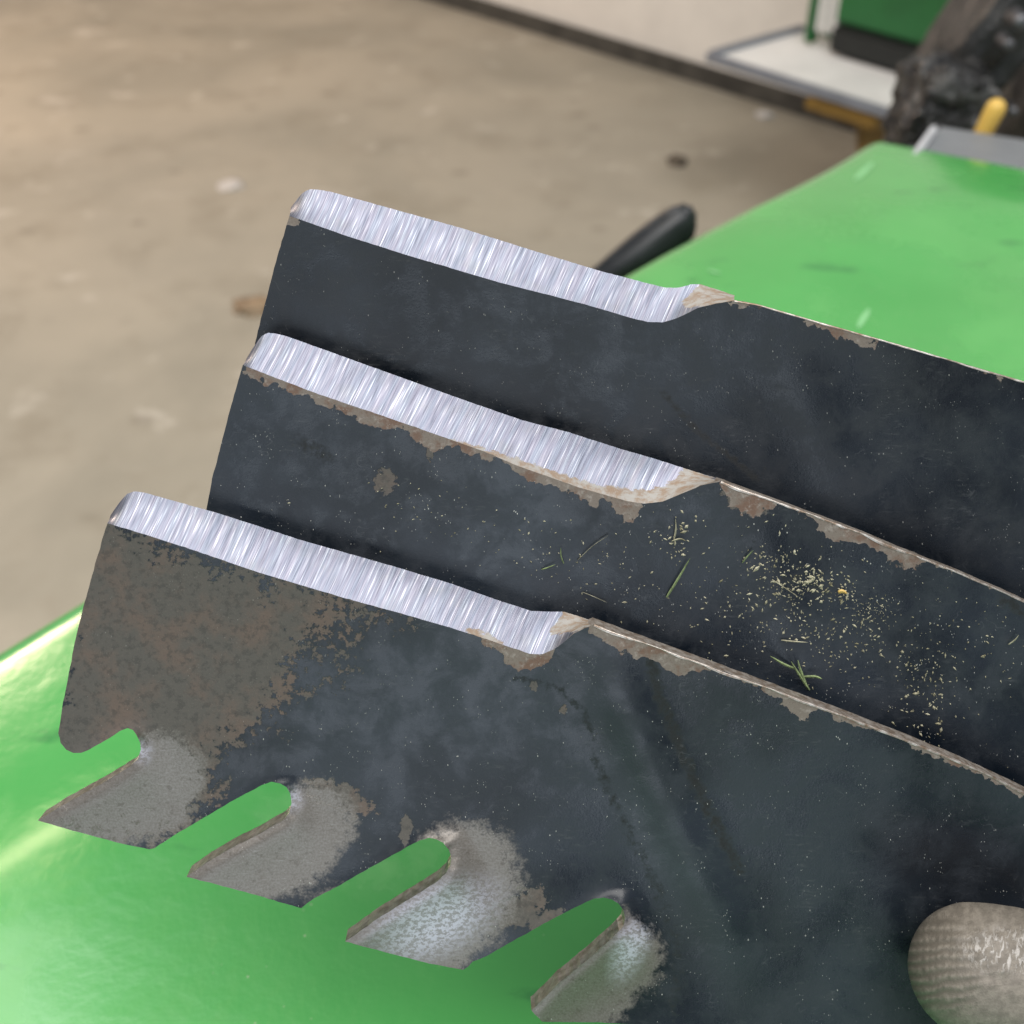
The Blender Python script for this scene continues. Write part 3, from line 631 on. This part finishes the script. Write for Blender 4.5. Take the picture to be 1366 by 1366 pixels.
# ------------------------------------------------------------------ white-topped cart, dark green machine on it
ZT = .35
cart = empty('low_cart', on_z(1080, 110, 0)); tag(cart, 'low cart with white top, grey rim and ochre leg by the wall', 'cart')
TP = [(950, 72), (1068, 38), (1420, 140), (1200, 152)]
link('cart_top', bm_mesh('cart_top', slab(TP, ZT - .006, .02, .002)), plain('white_board', (.78, .77, .74), .55, 0, .08, 8), cart)
def rim(p, q, w_, z0=ZT - .014, z1=ZT + .006):
    a = on_z(*p, ZT); b = on_z(*q, ZT); t = (b - a).normalized(); s = Vector((-t.y, t.x, 0)) * w_; bm = bmesh.new()
    vv = [bm.verts.new(Vector((pp.x, pp.y, z))) for z in (z0, z1) for pp in (a - t * w_ - s, b + t * w_ - s, b + t * w_ + s, a - t * w_ + s)]
    for f in ((0, 1, 2, 3), (4, 5, 6, 7), (0, 1, 5, 4), (1, 2, 6, 5), (2, 3, 7, 6), (3, 0, 4, 7)): bm.faces.new([vv[i] for i in f])
    bmesh.ops.recalc_face_normals(bm, faces=bm.faces); bmesh.ops.bevel(bm, geom=list(bm.edges), offset=.003, segments=2, affect='EDGES'); return bm_mesh('rim', bm)
MR = plain('grey_metal_rim', (.25, .27, .31), .45, .3, .1, 20)
link('rim', rim((948, 74), (1202, 154), .009), MR, cart); link('rim', rim((952, 70), (1068, 37), .009), MR, cart)
MO = plain('ochre_paint', (.20, .115, .02), .5, 0, .2, 20)
def leg(pt, pb):
    a = on_z(*pt, ZT - .03); b = Vector((pb[0], pb[1], 0)) if len(pb) == 2 else pb
    return a, b
lg0 = on_z(1172, 152, ZT - .035); bmL = bmesh.new()
def bar(a, b, wx, wy):
    bm = bmesh.new(); d = (b - a).normalized(); s = d.cross(Vector((0, 1, .01))).normalized() * wx; t = d.cross(s).normalized() * wy
    vv = [bm.verts.new(p + s * i + t * j) for p in (a, b) for i, j in ((-1, -1), (1, -1), (1, 1), (-1, 1))]
    for f in ((0, 1, 2, 3), (4, 5, 6, 7), (0, 1, 5, 4), (1, 2, 6, 5), (2, 3, 7, 6), (3, 0, 4, 7)): bm.faces.new([vv[i] for i in f])
    bmesh.ops.recalc_face_normals(bm, faces=bm.faces); bmesh.ops.bevel(bm, geom=list(bm.edges), offset=min(wx, wy) * .3, segments=2, affect='EDGES'); return bm_mesh('bar', bm)
link('leg', bar(lg0, Vector((lg0.x + .06, lg0.y - .02, 0)), .044, .02), MO, cart)
r0 = on_z(1078, 136, ZT - .03); r1 = on_z(1172, 166, ZT - .03)
link('cross_rail', bar(r0, r1, .012, .014), MO, cart)
of = at_y(1202, 203, lg0.y - .03); link('reflector', bar(of + Vector((-.02, 0, -.02)), of + Vector((.012, 0, .004)), .011, .008), plain('orange_plastic', (.75, .16, .03), .4), cart)
lb = on_z(1340, 120, ZT - .03); link('leg', bar(lb, Vector((lb.x, lb.y, 0)), .03, .02), MO, cart)

gm = empty('green_machine', on_z(1180, 70, ZT)); tag(gm, 'dark green machine body with white stripe standing on the low cart', 'machine')
g0 = on_z(1112, 50, ZT + .03); g1 = on_z(1300, 104, ZT + .03); gt = (g1 - g0).normalized(); gs = Vector((-gt.y, gt.x, 0))
def gbox(e0, e1, d0, d1, z0, z1, bev=.01):
    bm = bmesh.new(); vv = [bm.verts.new(g0 + gt * e + gs * d + Vector((0, 0, z))) for z in (z0, z1) for e, d in ((e0, d0), (e1, d0), (e1, d1), (e0, d1))]
    for f in ((0, 1, 2, 3), (4, 5, 6, 7), (0, 1, 5, 4), (1, 2, 6, 5), (2, 3, 7, 6), (3, 0, 4, 7)): bm.faces.new([vv[i] for i in f])
    bmesh.ops.recalc_face_normals(bm, faces=bm.faces); bmesh.ops.bevel(bm, geom=list(bm.edges), offset=bev, segments=2, affect='EDGES'); return bm_mesh('box', bm)
MG = plain('dark_green_paint', (.018, .13, .035), .4, 0, .15, 6)
gl = (g1 - g0).length
link('body_panel', gbox(-.01, gl * 1.3, .0, .3, .03, .55), MG, gm)
link('base_shade', gbox(.0, gl * 1.3, -.015, .28, -.028, .028, .006), plain('shade_black', (.012, .014, .012), .6), gm)  # black block standing in for the shadow below the body panel
link('corner_post', gbox(-.085, -.065, .0, .03, -.028, .55, .003), MG, gm)
link('back_panel', gbox(-.064, -.012, .034, .05, -.02, .5, .003), MG, gm)
for q in range(3): link('stripe', gbox(-.062 + q * .023, -.049 + q * .023, .006, .03, .0, .5, .002), plain('white_plastic', (.75, .74, .70), .5, 0, .05), gm)

# ------------------------------------------------------------------ litter on the floor
def lump(name, px, size, mat, label, cat, seed, flat=.4):
    c = on_z(*px, 0); bm = bmesh.new(); bmesh.ops.create_icosphere(bm, subdivisions=3, radius=1)
    for v in bm.verts:
        k = 1 + .45 * mnoise.noise(v.co * 1.7 + Vector((seed, 0, 0))) + .2 * mnoise.noise(v.co * 4 + Vector((seed, 2, 0)))
        v.co = Vector((v.co.x * size[0] * k, v.co.y * size[1] * k, max(-.2, v.co.z) * size[0] * flat * k)) + c + Vector((0, 0, size[0] * flat * .18))
    return tag(link(name, bm_mesh(name, bm, True), mat), label, cat)
MW = plain('white_scrap', (.55, .53, .50), .7, 0, .1, 30); MB_ = plain('leaf_brown', (.30, .215, .13), .7, 0, .3, 30); MK = plain('dark_clod', (.11, .09, .065), .8, 0, .3, 40)
lump('paper_scrap', (1019, 155), (.028, .022), MW, 'white scrap lying at the foot of the wall', 'scrap', 1)
lump('paper_scrap', (308, 247), (.03, .04), MW, 'pale scrap on the open floor left of the topmost blade tip', 'scrap', 2, .06)
lump('dry_leaf', (338, 412), (.050, .034), MB_, 'tan dry leaf beside the topmost blade tip', 'leaf', 3, .3)
lump('dirt_clod', (903, 216), (.024, .04), MK, 'dark dirt clod on the floor above the black lever', 'clod', 4, .4)

# ------------------------------------------------------------------ grass on the middle blade
MGr = plain('fresh_grass', (.26, .33, .15), .6, 0, .35, 900, .1, .0002); MDr = plain('dry_grass', (.50, .47, .34), .75, 0, .3, 260, .1, .0002, alt=(.17, .155, .09))
def sliver(plane, pts, wpx, lift, mat, name, label, off=(0, 0), extra=()):
    me_v = []; me_f = []
    for line in (pts,) + tuple(extra):
        L = smooth_line(list(line), 2); n = len(L); b = len(me_v)
        for i, (x, y) in enumerate(L):
            q = i / (n - 1); tx, ty = L[min(n - 1, i + 1)][0] - L[max(0, i - 1)][0], L[min(n - 1, i + 1)][1] - L[max(0, i - 1)][1]; k = math.hypot(tx, ty) or 1
            wv = .62 * wpx * (math.sin(math.pi * min(.985, .2 + q * .79)) ** 1.0); hb = float(bend([(x, y)], off, (0, 0, 0, 0))[0]); z = hb + .0004 + lift * math.sin(q * math.pi * .6)
            me_v += [plane.P(x - ty / k * wv, y + tx / k * wv, z), plane.P(x, y, z + .0004), plane.P(x + ty / k * wv, y - tx / k * wv, z), plane.P(x, y, z - .0002)]
        for i in range(n - 1):
            for k in range(4): me_f.append([b + i * 4 + k, b + i * 4 + (k + 1) % 4, b + i * 4 + 4 + (k + 1) % 4, b + i * 4 + 4 + k])
    return tag(link(name, pydata(name, me_v, me_f), mat), label, 'grass', 'grass clippings on the middle blade')
BO = (183, -212)
sliver(PB, [(889, 797), (903, 775), (921, 744)], 2.6, .0012, MGr, 'grass_clipping', 'single green grass sliver lying slantwise on the middle blade', BO)
sliver(PB, [(1080, 921), (1066, 900), (1055, 882)], 2.8, .003, MGr, 'grass_clipping', 'forked green grass tuft tucked behind the front blade edge', BO, ([(1078, 920), (1068, 895), (1064, 880)], [(1060, 892), (1045, 886), (1027, 875)], [(1070, 903), (1088, 902), (1097, 906)]))
sliver(PB, [(899, 720), (902, 706), (901, 692)], 1.8, .001, MDr, 'grass_clipping', 'small yellow grass curl below the right end of middle cutting edge', BO, ([(896, 722), (908, 718), (915, 722)],))
sliver(PB, [(752, 752), (748, 742), (748, 730)], 1.5, .001, MGr, 'grass_clipping', 'tiny green grass fork at the centre of middle blade', BO, ([(722, 760), (732, 757), (741, 753)],))
sliver(PB, [(770, 748), (790, 728), (812, 714)], .6, .0006, MDr, 'grass_clipping', 'hair-thin pale straw right of the tiny grass fork', BO)
sliver(PB, [(990, 751), (997, 742), (1005, 734)], 1.6, .0008, MGr, 'grass_clipping', 'short green blade just left of the clippings patch', BO)
sliver(PB, [(1030, 773), (1048, 785), (1066, 797)], 1.0, .0008, MDr, 'grass_clipping', 'straw stem crossing the clippings patch on middle blade', BO)
sliver(PB, [(777, 790), (790, 795), (810, 804)], .7, .0006, MDr, 'grass_clipping', 'pale curved straw just above the right end of front cutting edge', BO)
sliver(PB, [(1042, 854), (1060, 856), (1078, 857)], 1.6, .0008, MDr, 'grass_clipping', 'flat straw piece low in the clippings patch', BO)
sliver(PB, [(1345, 860), (1354, 854), (1359, 847)], 1.6, .001, MDr, 'grass_clipping', 'yellow curl of grass at the right edge of middle blade', BO)
sliver(PB, [(1118, 790), (1124, 788), (1130, 792)], 4.2, .0008, plain('yellow_petal', (.62, .42, .12), .6), 'grass_clipping', 'small orange-yellow petal in the clippings patch', BO)
def specks():
    vs_ = []; fs = []
    def one(x, y, s, el, plane, off, n=1):
        a = random.uniform(0, math.pi); hb = float(bend([(x, y)], off, (0,) * 4)[0]); b = len(vs_); q = random.uniform(.2, 1)
        ux, uy = math.cos(a) * s * el, math.sin(a) * s * el; vx, vy = -math.sin(a) * s, math.cos(a) * s; h0 = hb + .00005; h1 = hb + .0002 + s * .00018
        vs_.extend([plane.P(x - ux, y - uy, h0), plane.P(x + vx * .8, y + vy * .8, h0), plane.P(x + ux, y + uy, h0 + .0003 * q), plane.P(x - vx, y - vy, h0), plane.P(x + ux * .1, y + uy * .1, h1)])
        fs.extend([[b, b + 3, b + 4], [b + 3, b + 2, b + 4], [b + 2, b + 1, b + 4], [b + 1, b, b + 4]])
    def cloud(cx, cy, sx, sy, n, s0, s1, ang=20):
        c, s = math.cos(math.radians(ang)), math.sin(math.radians(ang))
        for _ in range(n):
            a, b = random.gauss(0, sx), random.gauss(0, sy); x, y = cx + a * c - b * s, cy + a * s + b * c
            if x > 1460 or y < 655 + (x - 960) * .40: continue
            one(x, y, random.uniform(s0, s1) * (1 if random.random() < .93 else 1.7), random.choice((1, 1.3, 1.8, 2.6)), PB, BO)
    cloud(1075, 790, 70, 38, 170, .35, 1.3); cloud(1030, 755, 18, 12, 70, .4, 1.7); cloud(1083, 772, 13, 12, 90, .4, 1.9); cloud(1122, 785, 12, 9, 40, .4, 1.6); cloud(1048, 788, 16, 8, 50, .4, 1.5); cloud(1100, 850, 75, 22, 150, .4, 1.6); cloud(1180, 860, 90, 60, 140, .3, 1.1); cloud(1165, 815, 20, 12, 120, .25, .8)
    cloud(1235, 930, 22, 36, 110, .5, 1.5, 10); cloud(905, 715, 16, 20, 40, .5, 1.8); cloud(930, 800, 90, 40, 110, .4, 1.3); cloud(740, 745, 60, 25, 60, .4, 1.3); cloud(1300, 840, 50, 40, 50, .4, 1.4); cloud(560, 690, 70, 30, 40, .4, 1.2)
    return pydata('grass_dust', vs_, fs)
tag(link('grass_dust', specks(), MDr), 'fine dry grass crumbs scattered over the middle blade', 'grass', kind='stuff')

# ------------------------------------------------------------------ gloved hand at the lower right
def hand():
    bm = bmesh.new()
    def add(path, rad, dome=.95):
        t = capsule([PA.P(x, y, h) for x, y, h in path], rad, dome, seg=22, flat=1.0, flat_ax=PA.n)
        me = bpy.data.meshes.new('t'); t.to_mesh(me); t.free(); bm.from_mesh(me); bpy.data.meshes.remove(me)
    add([(1640, 1560, -.004), (1560, 1460, .012), (1480, 1375, .0165), (1400, 1325, .0165), (1340, 1304, .0165), (1305, 1296, .0160)], [.026, .0225, .0195, .0188, .0185, .0178], 1.0)   # thumb
    add([(1950, 2050, -.03), (1850, 1900, -.025), (1740, 1760, -.022), (1640, 1640, -.024)], [.031, .033, .036, .030], .8)           # wrist and palm
    add([(1900, 1720, -.026), (1780, 1650, -.030), (1660, 1560, -.034)], [.026, .027, .022], .8)
    for x0, y0, x1, y1, r_ in ((1620, 1640, 1330, 1230, .0118), (1700, 1650, 1420, 1190, .0124), (1780, 1660, 1510, 1215, .0120), (1850, 1690, 1600, 1290, .0106)):   # fingers curled behind the blades
        mx, my = (x0 + x1) / 2, (y0 + y1) / 2
        add([(x0, y0, -.034), ((x0 + mx) / 2, (y0 + my) / 2, -.052), (mx, my, -.058), (x1, y1, -.056)], [r_ * 1.15, r_ * 1.08, r_, r_ * .9])
    return bm_mesh('gloved_hand', bm, True)
hm = hand(); ho = bpy.data.objects.new('tmp', hm); COL.objects.link(ho)
m1 = ho.modifiers.new('r', 'REMESH'); m1.mode = 'VOXEL'; m1.voxel_size = .0014; m2 = ho.modifiers.new('s', 'SMOOTH'); m2.iterations = 6; m2.factor = .5
dg = bpy.context.evaluated_depsgraph_get(); hme = bpy.data.meshes.new_from_object(ho.evaluated_get(dg)); bpy.data.objects.remove(ho)
co = np.empty(len(hme.vertices) * 3); hme.vertices.foreach_get('co', co); co = co.reshape(-1, 3)
rel = co - np.array(CAM); dz = rel @ np.array(F); PX = np.c_[683 + FP * (rel @ np.array(R)) / dz, 683 - FP * (rel @ np.array(U)) / dz]
hh = (co - np.array(PA.p0)) @ np.array(PA.n)
tip = PX - np.array((1210, 1290)); rb = np.clip(1.15 - np.hypot((tip[:, 0] + 5) / 165, (tip[:, 1] + 2) / 105), -.5, 1) * 1.1
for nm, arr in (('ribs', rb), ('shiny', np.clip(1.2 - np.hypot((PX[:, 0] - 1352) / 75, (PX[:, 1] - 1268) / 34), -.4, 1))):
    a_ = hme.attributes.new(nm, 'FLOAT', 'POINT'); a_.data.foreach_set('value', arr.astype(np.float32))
wrinkle = np.array([.0011 * abs(mnoise.noise(Vector((x * .035 + y * .012, y * .06 - x * .02, 1.7)))) for x, y in PX]) * np.clip(1.3 - np.hypot((PX[:, 0] - 1370) / 120, (PX[:, 1] - 1270) / 55), 0, 1)
nv = np.empty(len(co) * 3); hme.vertices.foreach_get('normal', nv); co = co + nv.reshape(-1, 3) * wrinkle[:, None] * 1.6
hme.vertices.foreach_set('co', co.ravel()); hme.update()
uvl = hme.uv_layers.new(name='UVMap'); li = np.empty(len(hme.loops), np.int32); hme.loops.foreach_get('vertex_index', li)
uvl.data.foreach_set('uv', (PX / 100)[li].ravel()); hme.polygons.foreach_set('use_smooth', [True] * len(hme.polygons)); hme.materials.clear()
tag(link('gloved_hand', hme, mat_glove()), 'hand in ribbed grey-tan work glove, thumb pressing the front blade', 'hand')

scene.render.engine = 'CYCLES'
